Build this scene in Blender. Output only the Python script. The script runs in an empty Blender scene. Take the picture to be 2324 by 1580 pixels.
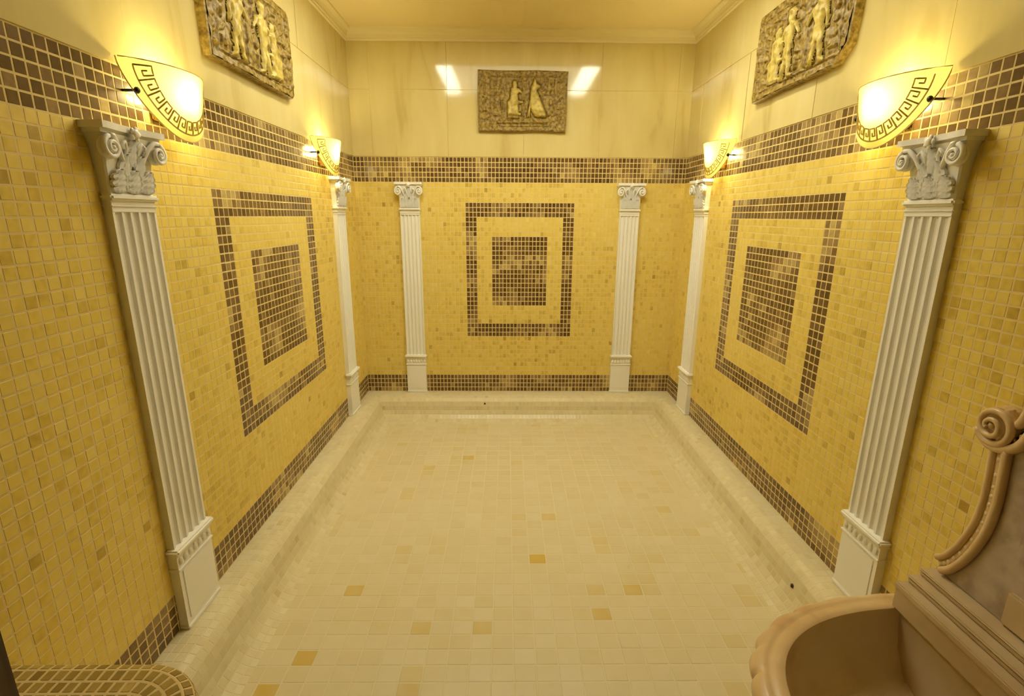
import bpy, bmesh, math, random
import numpy as np
from mathutils import Matrix, Vector, noise as mnoise
random.seed(7); rng = np.random.default_rng(7)
sc = bpy.context.scene
COL = sc.collection
R = math.radians

# ------------------------------------------------------------------ camera
F_PX, IW, IH = 1159.03, 2324, 1580
CAM = Vector((-0.088, 0.0, 1.2155))
_ya, _pi, _ro = R(0.6715), R(-14.475), R(0.305)
_fw = Vector((math.sin(_ya)*math.cos(_pi), math.cos(_ya)*math.cos(_pi), math.sin(_pi)))
_rt = Vector((math.cos(_ya), -math.sin(_ya), 0)); _up = _rt.cross(_fw)
_rt, _up = _rt*math.cos(_ro)+_up*math.sin(_ro), -_rt*math.sin(_ro)+_up*math.cos(_ro)
cd = bpy.data.cameras.new('camera'); cam = bpy.data.objects.new('camera', cd); COL.objects.link(cam)
cd.sensor_width = 36; cd.lens = F_PX*36/IW; cd.clip_start = .02
m = Matrix.Identity(4)
for i in range(3): m[i][0], m[i][1], m[i][2], m[i][3] = _rt[i], _up[i], -_fw[i], CAM[i]
cam.matrix_world = m; sc.camera = cam

# ------------------------------------------------------------------ world, exposure, lamp strengths
w = bpy.data.worlds.new('world'); sc.world = w; w.use_nodes = True
w.node_tree.nodes['Background'].inputs[0].default_value = (1, .85, .6, 1)
w.node_tree.nodes['Background'].inputs[1].default_value = .02
vs = sc.view_settings; vs.view_transform = 'Standard'; vs.look = 'None'; vs.gamma = 1; vs.use_curve_mapping = False
vs.exposure = -0.22
CEIL_STRIP, CEIL_PANEL = 31.0, 4.5         # radiance of the ceiling lamp's tubes and diffuser
CEIL_COL = (1, .98, .78)
SCONCE_W = 8.0; SCONCE_COL = (1, .84, .38)
sc.cycles.use_denoising = True
sc.cycles.sample_clamp_indirect = 6
sc.cycles.max_bounces = 6; sc.cycles.diffuse_bounces = 4; sc.cycles.glossy_bounces = 3; sc.cycles.transmission_bounces = 3
sc.cycles.caustics_reflective = False; sc.cycles.caustics_refractive = False
sc.cycles.use_adaptive_sampling = True; sc.cycles.adaptive_threshold = .12; sc.cycles.adaptive_min_samples = 12

# ------------------------------------------------------------------ dimensions (metres)
XW = 1.0705          # half width of the room
YD = 3.4737          # back wall
YF = 0.30            # inner face of the door wall
TP = .031            # tile pitch on side walls and in height
TX = .02473          # tile pitch across the back wall
Z0 = .1231           # top of the brown base rows
ZBB, ZBT = Z0+42*TP, Z0+47*TP
ZC = 2.24            # underside of the cornice
ZCEIL = 2.30
ZF = -.15            # pool floor
SQ = .8              # the across-room scale of things

def proj(p):
    d = Vector(p)-CAM; z = d.dot(_fw)
    if z < .05: return None
    return (IW/2+F_PX*d.dot(_rt)/z, IH/2-F_PX*d.dot(_up)/z, z)

# ------------------------------------------------------------------ helpers
def link(o, parent=None):
    COL.objects.link(o)
    if parent is not None: o.parent = parent
    return o
def mesh_obj(name, me, mat=None, parent=None):
    if mat is not None and not me.materials: me.materials.append(mat)
    return link(bpy.data.objects.new(name, me), parent)
def pyd(name, v, f, smooth=False):
    me = bpy.data.meshes.new(name); me.from_pydata([tuple(a) for a in v], [], f); me.update()
    if smooth:
        me.polygons.foreach_set('use_smooth', [True]*len(me.polygons))
    return me
def bm_mesh(name, bm, smooth=False):
    bmesh.ops.recalc_face_normals(bm, faces=bm.faces[:])
    me = bpy.data.meshes.new(name); bm.to_mesh(me); bm.free()
    if smooth: me.polygons.foreach_set('use_smooth', [True]*len(me.polygons))
    return me
def box(bm, x0, x1, y0, y1, z0, z1, bev=0):
    vs_ = [bm.verts.new((x, y, z)) for z in (z0, z1) for y in (y0, y1) for x in (x0, x1)]
    fs = [bm.faces.new([vs_[i] for i in q]) for q in ((0,2,3,1),(4,5,7,6),(0,1,5,4),(2,6,7,3),(0,4,6,2),(1,3,7,5))]
    if bev:
        es = list({e for f in fs for e in f.edges})
        bmesh.ops.bevel(bm, geom=es, offset=bev, segments=2, affect='EDGES')
def prism(bm, pts, z0, z1, taper=1.0):
    n = len(pts); cx = sum(p[0] for p in pts)/n; cy = sum(p[1] for p in pts)/n
    a = [bm.verts.new((p[0], p[1], z0)) for p in pts]
    b = [bm.verts.new((cx+(p[0]-cx)*taper, cy+(p[1]-cy)*taper, z1)) for p in pts]
    bm.faces.new(a[::-1]); bm.faces.new(b)
    for i in range(n): bm.faces.new((a[i], a[(i+1) % n], b[(i+1) % n], b[i]))
def sweep(bm, pts, rad, n=8, closed=False, up=Vector((0, 1, 0)), flat=1.0):
    """tube along pts; rad may be a list; flat squashes it along `up`"""
    pts = [Vector(p) for p in pts]; k = len(pts); rings = []
    for i, p in enumerate(pts):
        t = (pts[min(i+1, k-1)]-pts[max(i-1, 0)]).normalized()
        a = t.cross(up); a = a.normalized() if a.length > 1e-5 else Vector((1, 0, 0)); b = t.cross(a)
        r = rad[i] if isinstance(rad, (list, tuple)) else rad
        rings.append([bm.verts.new(p+a*r*math.cos(2*math.pi*j/n)+b*r*flat*math.sin(2*math.pi*j/n)) for j in range(n)])
    for i in range(k-1):
        for j in range(n):
            bm.faces.new((rings[i][j], rings[i][(j+1) % n], rings[i+1][(j+1) % n], rings[i+1][j]))
    bm.faces.new(rings[0][::-1]); bm.faces.new(rings[-1])
def ball(bm, c, r, sx=1, sy=1, sz=1, u=10, v=7):
    m_ = Matrix.Translation(c) @ Matrix.Diagonal((sx, sy, sz, 1))
    bmesh.ops.create_uvsphere(bm, u_segments=u, v_segments=v, radius=r, matrix=m_)
def loft(bm, rings, close=True, cap0=False, cap1=False):
    vr = [[bm.verts.new(p) for p in r] for r in rings]; n = len(vr[0])
    for i in range(len(vr)-1):
        for j in range(n if close else n-1):
            bm.faces.new((vr[i][j], vr[i][(j+1) % n], vr[i+1][(j+1) % n], vr[i+1][j]))
    if cap0: bm.faces.new(vr[0][::-1])
    if cap1: bm.faces.new(vr[-1])
def tag(o, label=None, cat=None, group=None, kind=None):
    if label: o['label'] = label
    if cat: o['category'] = cat
    if group: o['group'] = group
    if kind: o['kind'] = kind
    return o
def empty(name, loc, rz=0):
    o = bpy.data.objects.new(name, None); o.empty_display_size = .05
    o.location = loc; o.rotation_euler = (0, 0, rz); return link(o)
def copy_tree(o, parent=None):
    c = o.copy(); COL.objects.link(c); c.parent = parent
    for ch in list(o.children):
        copy_tree(ch, c)
    return c

# ------------------------------------------------------------------ materials
def mat(name, ramp=None, color=None, rough=.5, spec=.5, noise=None, bump=None, tone=False, coat=0, vein=None, metallic=0):
    m_ = bpy.data.materials.new(name); m_.use_nodes = True; nt = m_.node_tree; N = nt.nodes; L = nt.links
    b = N['Principled BSDF']; b.inputs['Roughness'].default_value = rough
    b.inputs['Specular IOR Level'].default_value = spec; b.inputs['Metallic'].default_value = metallic
    if coat: b.inputs['Coat Weight'].default_value = coat; b.inputs['Coat Roughness'].default_value = .06
    geo = N.new('ShaderNodeNewGeometry'); out = None
    if ramp:
        cr = N.new('ShaderNodeValToRGB'); e = cr.color_ramp.elements
        for i, (p, c) in enumerate(ramp):
            el = e[i] if i < 2 else e.new(p)
            el.position = p; el.color = (*c, 1)
        if tone:
            at = N.new('ShaderNodeAttribute'); at.attribute_name = 'tone'; src = at.outputs['Fac']
            if noise:
                nz = N.new('ShaderNodeTexNoise'); nz.inputs['Scale'].default_value = noise[0]; nz.inputs['Detail'].default_value = 0
                L.new(geo.outputs['Position'], nz.inputs['Vector'])
                ma = N.new('ShaderNodeMath'); ma.operation = 'MULTIPLY_ADD'; ma.inputs[1].default_value = noise[1]; ma.inputs[2].default_value = -noise[1]/2
                L.new(nz.outputs['Fac'], ma.inputs[0])
                ad = N.new('ShaderNodeMath'); ad.operation = 'ADD'; L.new(src, ad.inputs[0]); L.new(ma.outputs[0], ad.inputs[1]); src = ad.outputs[0]
        else:
            nz = N.new('ShaderNodeTexNoise'); nz.inputs['Scale'].default_value = (noise or (6, 1))[0]; nz.inputs['Detail'].default_value = 3.5
            if vein:
                mp = N.new('ShaderNodeMapping'); mp.inputs['Rotation'].default_value = vein[0]; mp.inputs['Scale'].default_value = vein[1]
                L.new(geo.outputs['Position'], mp.inputs['Vector']); L.new(mp.outputs[0], nz.inputs['Vector']); nz.inputs['Distortion'].default_value = .6
            else: L.new(geo.outputs['Position'], nz.inputs['Vector'])
            src = nz.outputs['Fac']
        L.new(src, cr.inputs['Fac']); L.new(cr.outputs['Color'], b.inputs['Base Color'])
    else: b.inputs['Base Color'].default_value = (*color, 1)
    if bump:
        n2 = N.new('ShaderNodeTexNoise'); n2.inputs['Scale'].default_value = bump[0]; n2.inputs['Detail'].default_value = 3
        L.new(geo.outputs['Position'], n2.inputs['Vector'])
        bp = N.new('ShaderNodeBump'); bp.inputs['Strength'].default_value = bump[1]; bp.inputs['Distance'].default_value = bump[2]
        L.new(n2.outputs['Fac'], bp.inputs['Height']); L.new(bp.outputs['Normal'], b.inputs['Normal'])
    return m_
M = {}
M['cream'] = mat('cream_stone_tile', [(0, (.48, .32, .04)), (.5, (.78, .58, .105)), (1, (.83, .66, .18))], rough=.5, spec=.35, tone=True, noise=(60, .35))
M['brown'] = mat('brown_stone_tile', [(0, (.12, .065, .02)), (.45, (.22, .13, .05)), (.75, (.36, .245, .10)), (1, (.54, .41, .15))], rough=.17, spec=.5, tone=True, noise=(80, .25))
M['grout'] = mat('wall_grout', color=(.76, .60, .26), rough=.85, spec=.1)
M['floor_tile'] = mat('floor_stone_tile', [(0, (.64, .44, .09)), (.3, (.66, .53, .23)), (.6, (.69, .59, .34)), (1, (.73, .64, .41))], rough=.38, spec=.4, tone=True, noise=(25, .22))
M['floor_grout'] = mat('floor_grout', color=(.74, .65, .41), rough=.85, spec=.1)
M['ledge_tile'] = mat('ledge_stone_tile', [(0, (.52, .40, .19)), (.4, (.67, .57, .33)), (1, (.75, .67, .44))], rough=.32, spec=.45, tone=True, noise=(40, .25))
M['bench_tile'] = mat('bench_stone_tile', [(0, (.27, .17, .03)), (.5, (.38, .26, .055)), (1, (.50, .36, .10))], rough=.3, spec=.45, tone=True, noise=(60, .35))
M['bench_grout'] = mat('bench_grout', color=(.70, .54, .25), rough=.85, spec=.1)
M['marble'] = mat('cream_marble', [(.22, (.50, .37, .12)), (.40, (.66, .54, .22)), (.70, (.71, .60, .27))], rough=.09, spec=.5, noise=(3.0, 1), vein=((.5, .5, .6), (2.4, 2.4, .55)))
M['plaster'] = mat('ceiling_plaster', color=(.82, .69, .40), rough=.8, spec=.2)
M['cornice'] = mat('cornice_plaster', color=(.80, .70, .43), rough=.6, spec=.3)
M['white'] = mat('white_moulded_plaster', color=(.90, .87, .79), rough=.45, spec=.4)
M['bronze'] = mat('aged_gold_stone', [(.3, (.13, .075, .010)), (.5, (.29, .19, .035)), (.7, (.44, .31, .07))], rough=.5, spec=.4, noise=(70, 1), bump=(120, .5, .004))
M['bronze_hi'] = mat('worn_gold_stone', [(.3, (.36, .25, .045)), (.6, (.62, .48, .11))], rough=.45, spec=.4, noise=(40, 1), bump=(120, .4, .003))
M['rose'] = mat('rose_marble', [(.3, (.56, .34, .16)), (.45, (.66, .46, .22)), (.7, (.72, .53, .28))], rough=.3, spec=.45, noise=(9, 1))
M['rose_lightened'] = mat('rose_marble_lightened', [(.3, (.68, .50, .28)), (.5, (.77, .61, .37)), (.7, (.79, .65, .42))], rough=.3, spec=.45, noise=(7, 1))  # same marble as the rim, lightened in place of light missing inside the bowl
M['rose_pale'] = mat('beige_marble', [(.3, (.52, .37, .19)), (.7, (.64, .50, .30))], rough=.3, spec=.45, noise=(6, 1))
M['grey_marble'] = mat('grey_rose_marble', [(.3, (.34, .26, .18)), (.5, (.46, .37, .28)), (.7, (.54, .45, .33))], rough=.35, spec=.4, noise=(16, 1))
M['black'] = mat('black_metal', color=(.015, .012, .01), rough=.35, spec=.5)
M['key'] = mat('etched_key', color=(.42, .27, .05), rough=.5)
M['brass'] = mat('brass', color=(.75, .52, .18), rough=.25, metallic=1)
M['front'] = mat('light_absorbing_wall', color=(.16, .11, .05), rough=.7)  # colour darkened to cut light bouncing off the unseen walls at this end
M['dark_wood'] = mat('dark_wood', [(.3, (.06, .035, .015)), (.7, (.12, .07, .03))], rough=.4, noise=(12, 1), vein=((0, 0, 0), (8, 8, .6)))
def emis(name, col, s):
    m_ = bpy.data.materials.new(name); m_.use_nodes = True; b = m_.node_tree.nodes['Principled BSDF']
    b.inputs['Base Color'].default_value = (.8, .8, .8, 1)
    b.inputs['Emission Color'].default_value = (*col, 1); b.inputs['Emission Strength'].default_value = s; return m_
M['strip'] = emis('ceiling_lamp_tube', CEIL_COL, CEIL_STRIP)
M['panel'] = emis('ceiling_lamp_diffuser', CEIL_COL, CEIL_PANEL)
M['bulb'] = emis('sconce_bulb', (1, .85, .5), 14)
def shade_mat():
    m_ = bpy.data.materials.new('amber_frosted_glass'); m_.use_nodes = True; nt = m_.node_tree; N = nt.nodes; L = nt.links
    N.remove(N['Principled BSDF'])
    tr = N.new('ShaderNodeBsdfTranslucent'); tr.inputs['Color'].default_value = (.46, .40, .13, 1)
    df = N.new('ShaderNodeBsdfDiffuse'); df.inputs['Color'].default_value = (.85, .68, .30, 1)
    gl = N.new('ShaderNodeBsdfGlossy'); gl.inputs['Roughness'].default_value = .12
    a = N.new('ShaderNodeMixShader'); a.inputs[0].default_value = .12; L.new(tr.outputs[0], a.inputs[1]); L.new(df.outputs[0], a.inputs[2])
    fr = N.new('ShaderNodeFresnel'); fr.inputs['IOR'].default_value = 1.45
    b = N.new('ShaderNodeMixShader'); L.new(fr.outputs[0], b.inputs[0]); L.new(a.outputs[0], b.inputs[1]); L.new(gl.outputs[0], b.inputs[2])
    L.new(b.outputs[0], N['Material Output'].inputs['Surface']); return m_
M['shade'] = shade_mat()
M['lip'] = mat('glass_edge', color=(.80, .62, .22), rough=.2)

# ------------------------------------------------------------------ tiles
class Tiles:
    """tiles as frames: centre, x axis, y axis, width, height, tone; normal = x cross y"""
    def __init__(s): s.rows = []
    def add(s, c, ax, ay, w, h, tone): s.rows.append((tuple(c), tuple(ax), tuple(ay), w, h, min(max(tone, 0), 1)))
_cache = {}
def tile_mesh(w, h, d, tone, mat_, nm):
    key = (round(w, 4), round(h, 4), d, round(tone*11), mat_.name)
    if key not in _cache:
        v, f = tile_geo(w, h, d); me = pyd(nm, v, f); me.materials.append(mat_)
        me.attributes.new('tone', 'FLOAT', 'FACE').data.foreach_set('value', [round(tone*11)/11]*5)
        _cache[key] = me
    return _cache[key]
def tile_geo(w, h, d):
    b = min(.0011, w*.1); x, y = w/2, h/2
    v = [(-x, -y, -d), (x, -y, -d), (x, y, -d), (-x, y, -d), (-x+b, -y+b, 0), (x-b, -y+b, 0), (x-b, y-b, 0), (-x+b, y-b, 0)]
    return v, [(4, 5, 6, 7), (0, 1, 5, 4), (1, 2, 6, 5), (2, 3, 7, 6), (3, 0, 4, 7)]
def build_tiles(T, parent, mat_, name, stuff_name, d=.0011, limit=300, hide=None):
    """the `limit` tiles that show largest become objects, the rest one joined part"""
    rows = T.rows; score = []
    for r in rows:
        c, ax, ay, w_, h_, t = r; p = proj(c); s = 0
        if p and 0 <= p[0] <= IW and 0 <= p[1] <= IH and not (hide and hide(c, p)):
            nrm = Vector(ax).cross(Vector(ay)); view = (CAM-Vector(c)); ca = max(nrm.dot(view.normalized()), 0)
            s = ca*w_*h_/(p[2]**2)
        score.append(s)
    order = np.argsort(-np.array(score)); single = [i for i in order[:limit] if score[i] > 0]; ss = set(single)
    for i in single:
        c, ax, ay, w_, h_, t = rows[i]
        o = mesh_obj(name, tile_mesh(w_, h_, d, t, mat_, name), None, parent)
        az = Vector(ax).cross(Vector(ay)); mm = Matrix.Identity(4)
        for k in range(3): mm[k][0], mm[k][1], mm[k][2], mm[k][3] = ax[k], ay[k], az[k], c[k]
        o.matrix_local = mm
    rest = [r for i, r in enumerate(rows) if i not in ss]
    if rest:
        n = len(rest); C = np.array([r[0] for r in rest]); AX = np.array([r[1] for r in rest]); AY = np.array([r[2] for r in rest]); AZ = np.cross(AX, AY)
        W = np.array([r[3] for r in rest]); H = np.array([r[4] for r in rest]); tone = np.array([r[5] for r in rest])
        b = np.minimum(.0011, W*.1); sx = [-1, 1, 1, -1]; sy = [-1, -1, 1, 1]; V = np.empty((n, 8, 3))
        for k in range(8):
            i = k % 4; top = k >= 4
            V[:, k] = C+AX*(sx[i]*(W/2-(b if top else 0)))[:, None]+AY*(sy[i]*(H/2-(b if top else 0)))[:, None]-(0 if top else d)*AZ
        fq = np.array([(4, 5, 6, 7), (0, 1, 5, 4), (1, 2, 6, 5), (2, 3, 7, 6), (3, 0, 4, 7)])
        Fq = (fq[None]+np.arange(n)[:, None, None]*8).reshape(-1, 4)
        me = bpy.data.meshes.new(stuff_name)
        me.vertices.add(n*8); me.vertices.foreach_set('co', V.reshape(-1))
        me.loops.add(len(Fq)*4); me.loops.foreach_set('vertex_index', Fq.reshape(-1).astype(np.int32))
        me.polygons.add(len(Fq)); me.polygons.foreach_set('loop_start', np.arange(len(Fq), dtype=np.int32)*4)
        me.polygons.foreach_set('use_smooth', np.zeros(len(Fq), dtype=bool)); me.update(calc_edges=True)
        me.attributes.new('tone', 'FLOAT', 'FACE').data.foreach_set('value', np.repeat(tone, 5).astype(np.float32))
        o = mesh_obj(stuff_name, me, mat_, parent); o['kind'] = 'stuff'
def vnoise(x, y, seed): return mnoise.noise(Vector((x, y, seed*7.3)))   # about -1..1

COLS = {'left': (1.378, 3.08), 'right': (1.415, 3.10), 'back': (-.718, .718)}   # pilaster centres
def wall(side):
    if side == 'back': ax, nrm = Vector((1, 0, 0)), Vector((0, -1, 0)); pit = TX; g0 = -14.5*TX; lo, hi = -XW, XW; tiltseed = 3
    elif side == 'left': ax, nrm = Vector((0, 1, 0)), Vector((1, 0, 0)); pit = TP; g0 = 1.7854; lo, hi = YF, YD; tiltseed = 1
    else: ax, nrm = Vector((0, -1, 0)), Vector((-1, 0, 0)); pit = TP; g0 = 1.806; lo, hi = YF, YD; tiltseed = 2
    up = Vector((0, 0, 1))
    def P(u, z, d=0):      # u = X on the back wall, Y on the side walls
        return Vector((u, YD-d, z)) if side == 'back' else Vector(((-XW+d) if side == 'left' else (XW-d), u, z))
    bm = bmesh.new()
    if side == 'back': box(bm, -XW-.1, XW+.1, YD+.0005, YD+.1, ZF-.1, ZCEIL+.1)
    elif side == 'left': box(bm, -XW-.1, -XW-.0005, -.9, YD+.0005, ZF-.1, ZCEIL+.1)
    else: box(bm, XW+.0005, XW+.1, -.9, YD+.004, ZF-.1, ZCEIL+.1)
    wo = mesh_obj('wall_'+side, bm_mesh('wall_'+side, bm), M['grout']); wo['kind'] = 'structure'
    cr, br = Tiles(), Tiles()
    k0, k1 = math.floor((lo-g0)/pit), math.ceil((hi-g0)/pit)
    for k in range(k0, k1):
        a, b = max(g0+k*pit, lo), min(g0+(k+1)*pit, hi)
        if b-a < .006: continue
        for r in range(-4, 47):
            band = r >= 42; base = r < 0
            fr = (0 <= k < 29 and 9 <= r < 38) and not (3 <= k < 26 and 12 <= r < 35)
            inn = 7 <= k < 22 and 16 <= r < 31
            brown = band or base or fr or inn
            gap = .0030+.0006*random.random()
            w_, h_ = (b-a)-gap, TP-gap-.0004*random.random()
            n1 = vnoise(k*.16, r*.22, tiltseed); rnd = random.gauss(0, 1)
            if brown:
                t = .24+.18*rnd+.5*n1
                if n1 > .2: t += .25
                if random.random() < .06: t += .45
            else: t = .56+.12*rnd+.22*vnoise(k*.07, r*.07, tiltseed+9)-(.35 if random.random() < .018 else 0)
            tx, ty = random.gauss(0, .006), random.gauss(0, .006)
            A = (ax+nrm*tx).normalized(); B = (up+nrm*ty); B = (B-A*B.dot(A)).normalized()
            c = P((a+b)/2, Z0+(r+.5)*TP, random.uniform(-.0002, .0002))
            (br if brown else cr).add(c, A, B, w_, h_, t)
    def hide(c, p):
        u = c[0] if side == 'back' else c[1]
        if any(abs(u-q) < (.068 if side == 'back' else .088) for q in COLS[side]): return True
        if side == 'left' and p[1] > 1480 and p[0] < 430: return True
        if side == 'right' and ((p[1] > 1290 and p[0] > 1980) or (p[0] > 2240 and p[1] > 900)): return True
        return False
    build_tiles(cr, wo, M['cream'], 'cream_tile', 'cream_mosaic', hide=hide)
    build_tiles(br, wo, M['brown'], 'brown_tile', 'brown_mosaic', hide=hide)
    # polished marble slabs above the mosaic band
    sw = .60*(SQ if side == 'back' else 1); off = 0.02 if side == 'back' else .28
    for zi, (z0, z1) in enumerate(((ZBT+.002, 1.972), (1.9745, ZCEIL))):
        us = [lo]; q = lo-((lo-off) % sw)+sw
        while q < hi-.02: us.append(q); q += sw
        us.append(hi)
        for a, b in zip(us, us[1:]):
            bm = bmesh.new(); a_, b_ = a+.0009, b-.0009; rx = random.gauss(0, .0008); dz = .0012*(1 if zi else -1)
            q8 = [P(a_, z0, -.006), P(b_, z0, -.006), P(b_, z1, -.006), P(a_, z1, -.006),
                  P(a_, z0, .002-dz*.5-rx), P(b_, z0, .002-dz*.5+rx), P(b_, z1, .002+dz*.5+rx), P(a_, z1, .002+dz*.5-rx)]
            vv = [bm.verts.new(x) for x in q8]
            for f in ((3, 2, 1, 0), (4, 5, 6, 7), (0, 1, 5, 4), (1, 2, 6, 5), (2, 3, 7, 6), (3, 0, 4, 7)): bm.faces.new([vv[i] for i in f])
            mesh_obj('marble_slab', bm_mesh('marble_slab', bm), M['marble'], wo)
    return wo
for s_ in ('left', 'right', 'back'): wall(s_)

# door wall behind which the camera stands
bm = bmesh.new()
for x0, x1, z0, z1 in ((-XW, -.50, ZF, ZCEIL), (.56, XW, ZF, ZCEIL), (-.50, .56, 2.05, ZCEIL)): box(bm, x0, x1, YF-.12, YF, z0, z1)
o = mesh_obj('wall_front', bm_mesh('wall_front', bm), M['front']); o['kind'] = 'structure'
for i, (x0, x1) in enumerate(((-.50, -.44), (.50, .56))):
    bm = bmesh.new(); box(bm, x0, x1, YF-.135, YF+.004, -.02, 2.05, .006)
    o = mesh_obj('trim_%d' % (i+1), bm_mesh('door_jamb', bm), M['dark_wood']); o['kind'] = 'structure'
bm = bmesh.new(); box(bm, -XW, XW, -.98, -.9, ZF-.1, ZCEIL)
o = mesh_obj('wall_lobby', bm_mesh('wall_lobby', bm), M['front']); o['kind'] = 'structure'

# ------------------------------------------------------------------ floor
PX, PY = .070, .0605; FX0, FY0 = .008, 1.788
GOLD = {(.044, 1.819): -.1, (-.699, 1.328): .10, (.403, 1.65): .16, (-.639, 1.638): .2, (-.778, 1.223): .05, (-.189, 1.445): .25, (.27, 1.523): .22,
        (-.406, 1.228): .28, (.105, 2.151): .3, (-.34, 2.721): .2}
bm = bmesh.new(); box(bm, -XW, XW, -.9, YD, ZF-.08, ZF-.0005)
fo = mesh_obj('floor', bm_mesh('floor', bm), M['floor_grout']); fo['kind'] = 'structure'
T = Tiles()
gold_cells = {(math.floor((gx-FX0)/PX), math.floor((gy-FY0)/PY)): v for (gx, gy), v in GOLD.items()}
for i in range(-13, 13):
    for j in range(math.floor((YF-FY0)/PY), math.ceil((YD-.235-FY0)/PY)):
        x0, x1 = max(FX0+i*PX, -XW+.2), min(FX0+(i+1)*PX, XW-.2); y0, y1 = max(FY0+j*PY, YF), min(FY0+(j+1)*PY, YD-.25)
        if x1-x0 < .01 or y1-y0 < .01: continue
        t = .74+.10*random.gauss(0, 1)+.10*vnoise(i*.2, j*.2, 5)
        if random.random() < .08: t -= .22
        if (i, j) in gold_cells: t = gold_cells[(i, j)]
        A = Vector((1, 0, random.gauss(0, .003))).normalized(); B = Vector((0, 1, random.gauss(0, .003))); B = (B-A*B.dot(A)).normalized()
        T.add((((x0+x1)/2), (y0+y1)/2, ZF+random.uniform(-.0001, .0002)), A, B, x1-x0-.0042, y1-y0-.0042, t)
build_tiles(T, fo, M['floor_tile'], 'floor_tile', 'floor_mosaic', d=.0010,
            hide=lambda c, p: (c[0] > .47 and c[1] < 1.2) or (c[0] < -.62 and c[1] < 1.0))

# ------------------------------------------------------------------ ledge with a rounded nose and a cove down to the floor
PROF = [(0, 0), (.031, 0), (.062, -.0005), (.093, -.002), (.121, -.010), (.143, -.028), (.155, -.055), (.163, -.084), (.177, -.110), (.200, -.132), (.228, -.145), (.258, ZF)]
def ledge(side, idx):
    sc_ = 1 if side == 'back' else SQ
    prof = [(u*sc_, z) for u, z in PROF]
    def P(s, u, z): return Vector((s, YD-u, z)) if side == 'back' else Vector((-XW+u if side == 'left' else XW-u, s, z))
    lo, hi = (-XW, XW) if side == 'back' else (YF, YD)
    pit = TX if side == 'back' else TP
    def ends(u):
        if side == 'back': return lo+u*SQ, hi-u*SQ
        return lo, hi-u/SQ
    bm = bmesh.new()
    ring0, ring1 = [], []
    sub = [(u+.0, z-.0007) for u, z in prof]+[(prof[-1][0], ZF-.05), (0, ZF-.05)]
    for u, z in sub:
        e = ends(u); ring0.append(P(e[0], u, z)); ring1.append(P(e[1], u, z))
    loft(bm, [ring0, ring1], True, True, True)
    lo_ = mesh_obj('trim_%d' % idx, bm_mesh('ledge', bm), M['floor_grout']); lo_['kind'] = 'structure'
    T = Tiles()
    dirv = Vector((1, 0, 0)) if side == 'back' else (Vector((0, 1, 0)) if side == 'right' else Vector((0, -1, 0)))
    for r in range(len(prof)-1):
        (u0, z0), (u1, z1) = prof[r], prof[r+1]; um, zm = (u0+u1)/2, (z0+z1)/2; e = ends(um); n = int((e[1]-e[0])/pit)
        L_ = (e[1]-e[0])/n
        h_ = (P(0, u1, z1)-P(0, u0, z0)).length
        acr = (P(0, u0, z0)-P(0, u1, z1)).normalized()        # towards the wall
        for k in range(n):
            c = P(e[0]+(k+.5)*L_, um, zm)
            A = dirv; B = acr
            if A.cross(B).z < 0: A = -A
            t = .68+.15*random.gauss(0, 1)+.15*vnoise(k*.1, r*.3, idx)
            T.add(c, A, B, L_-.0032, h_-.0028, t)
    build_tiles(T, lo_, M['ledge_tile'], 'ledge_tile', 'ledge_mosaic', d=.0010, limit=0 if side == 'back' else 300,
                hide=lambda c, p: any(abs(c[1]-q) < .09 and abs(c[0]) > XW-.04 for q in COLS[side]) or (side == 'right' and c[1] < 1.24) or (side == 'left' and c[1] < .9))
for i, s_ in enumerate(('left', 'back', 'right')): ledge(s_, 3+i)

# ------------------------------------------------------------------ ceiling, cornice
bm = bmesh.new(); box(bm, -XW-.1, XW+.1, -.9, YD+.1, ZCEIL, ZCEIL+.1)
o = mesh_obj('ceiling', bm_mesh('ceiling', bm), M['plaster']); o['kind'] = 'structure'
CP = [(0, ZC), (.012, ZC), (.016, ZC+.004), (.017, ZC+.012), (.022, ZC+.014), (.026, ZC+.028), (.038, ZC+.042), (.054, ZC+.049), (.062, ZC+.052), (.066, ZC+.06), (0, ZC+.06)]
for i, s_ in enumerate(('left', 'back', 'right')):
    bm = bmesh.new(); r0, r1 = [], []
    for u, z in CP:
        if s_ == 'back': r0.append((-XW+u*SQ, YD-u, z)); r1.append((XW-u*SQ, YD-u, z))
        else:
            x = (-XW+u*SQ) if s_ == 'left' else XW-u*SQ
            r0.append((x, YF, z)); r1.append((x, YD-u, z))
    loft(bm, [r0, r1], True, True, True)
    o = mesh_obj('trim_%d' % (6+i), bm_mesh('cornice', bm), M['cornice']); o['kind'] = 'structure'

# ceiling lamp (its reflection shows in the polished slabs)
cl = empty('ceiling_light', (-.012, 2.355, ZCEIL))
tag(cl, 'long rectangular white ceiling lamp panel, mirrored in the polished marble above the band', 'light')
LX, LY = .615, .425
bm = bmesh.new()
for a in ((-LX-.03, -LX, -LY-.03, LY+.03), (LX, LX+.03, -LY-.03, LY+.03), (-LX, LX, -LY-.03, -LY), (-LX, LX, LY, LY+.03)): box(bm, a[0], a[1], a[2], a[3], -.022, 0, .003)
mesh_obj('frame', bm_mesh('frame', bm), M['white'], cl)
bm = bmesh.new(); box(bm, -LX+.13, LX-.13, -LY, LY, -.012, 0)
mesh_obj('diffuser', bm_mesh('diffuser', bm), M['panel'], cl)
for s in (-1, 1):
    bm = bmesh.new(); box(bm, min(s*LX, s*(LX-.13)), max(s*LX, s*(LX-.13)), -LY, LY, -.014, 0)
    mesh_obj('light_strip', bm_mesh('light_strip', bm), M['strip'], cl)

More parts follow.
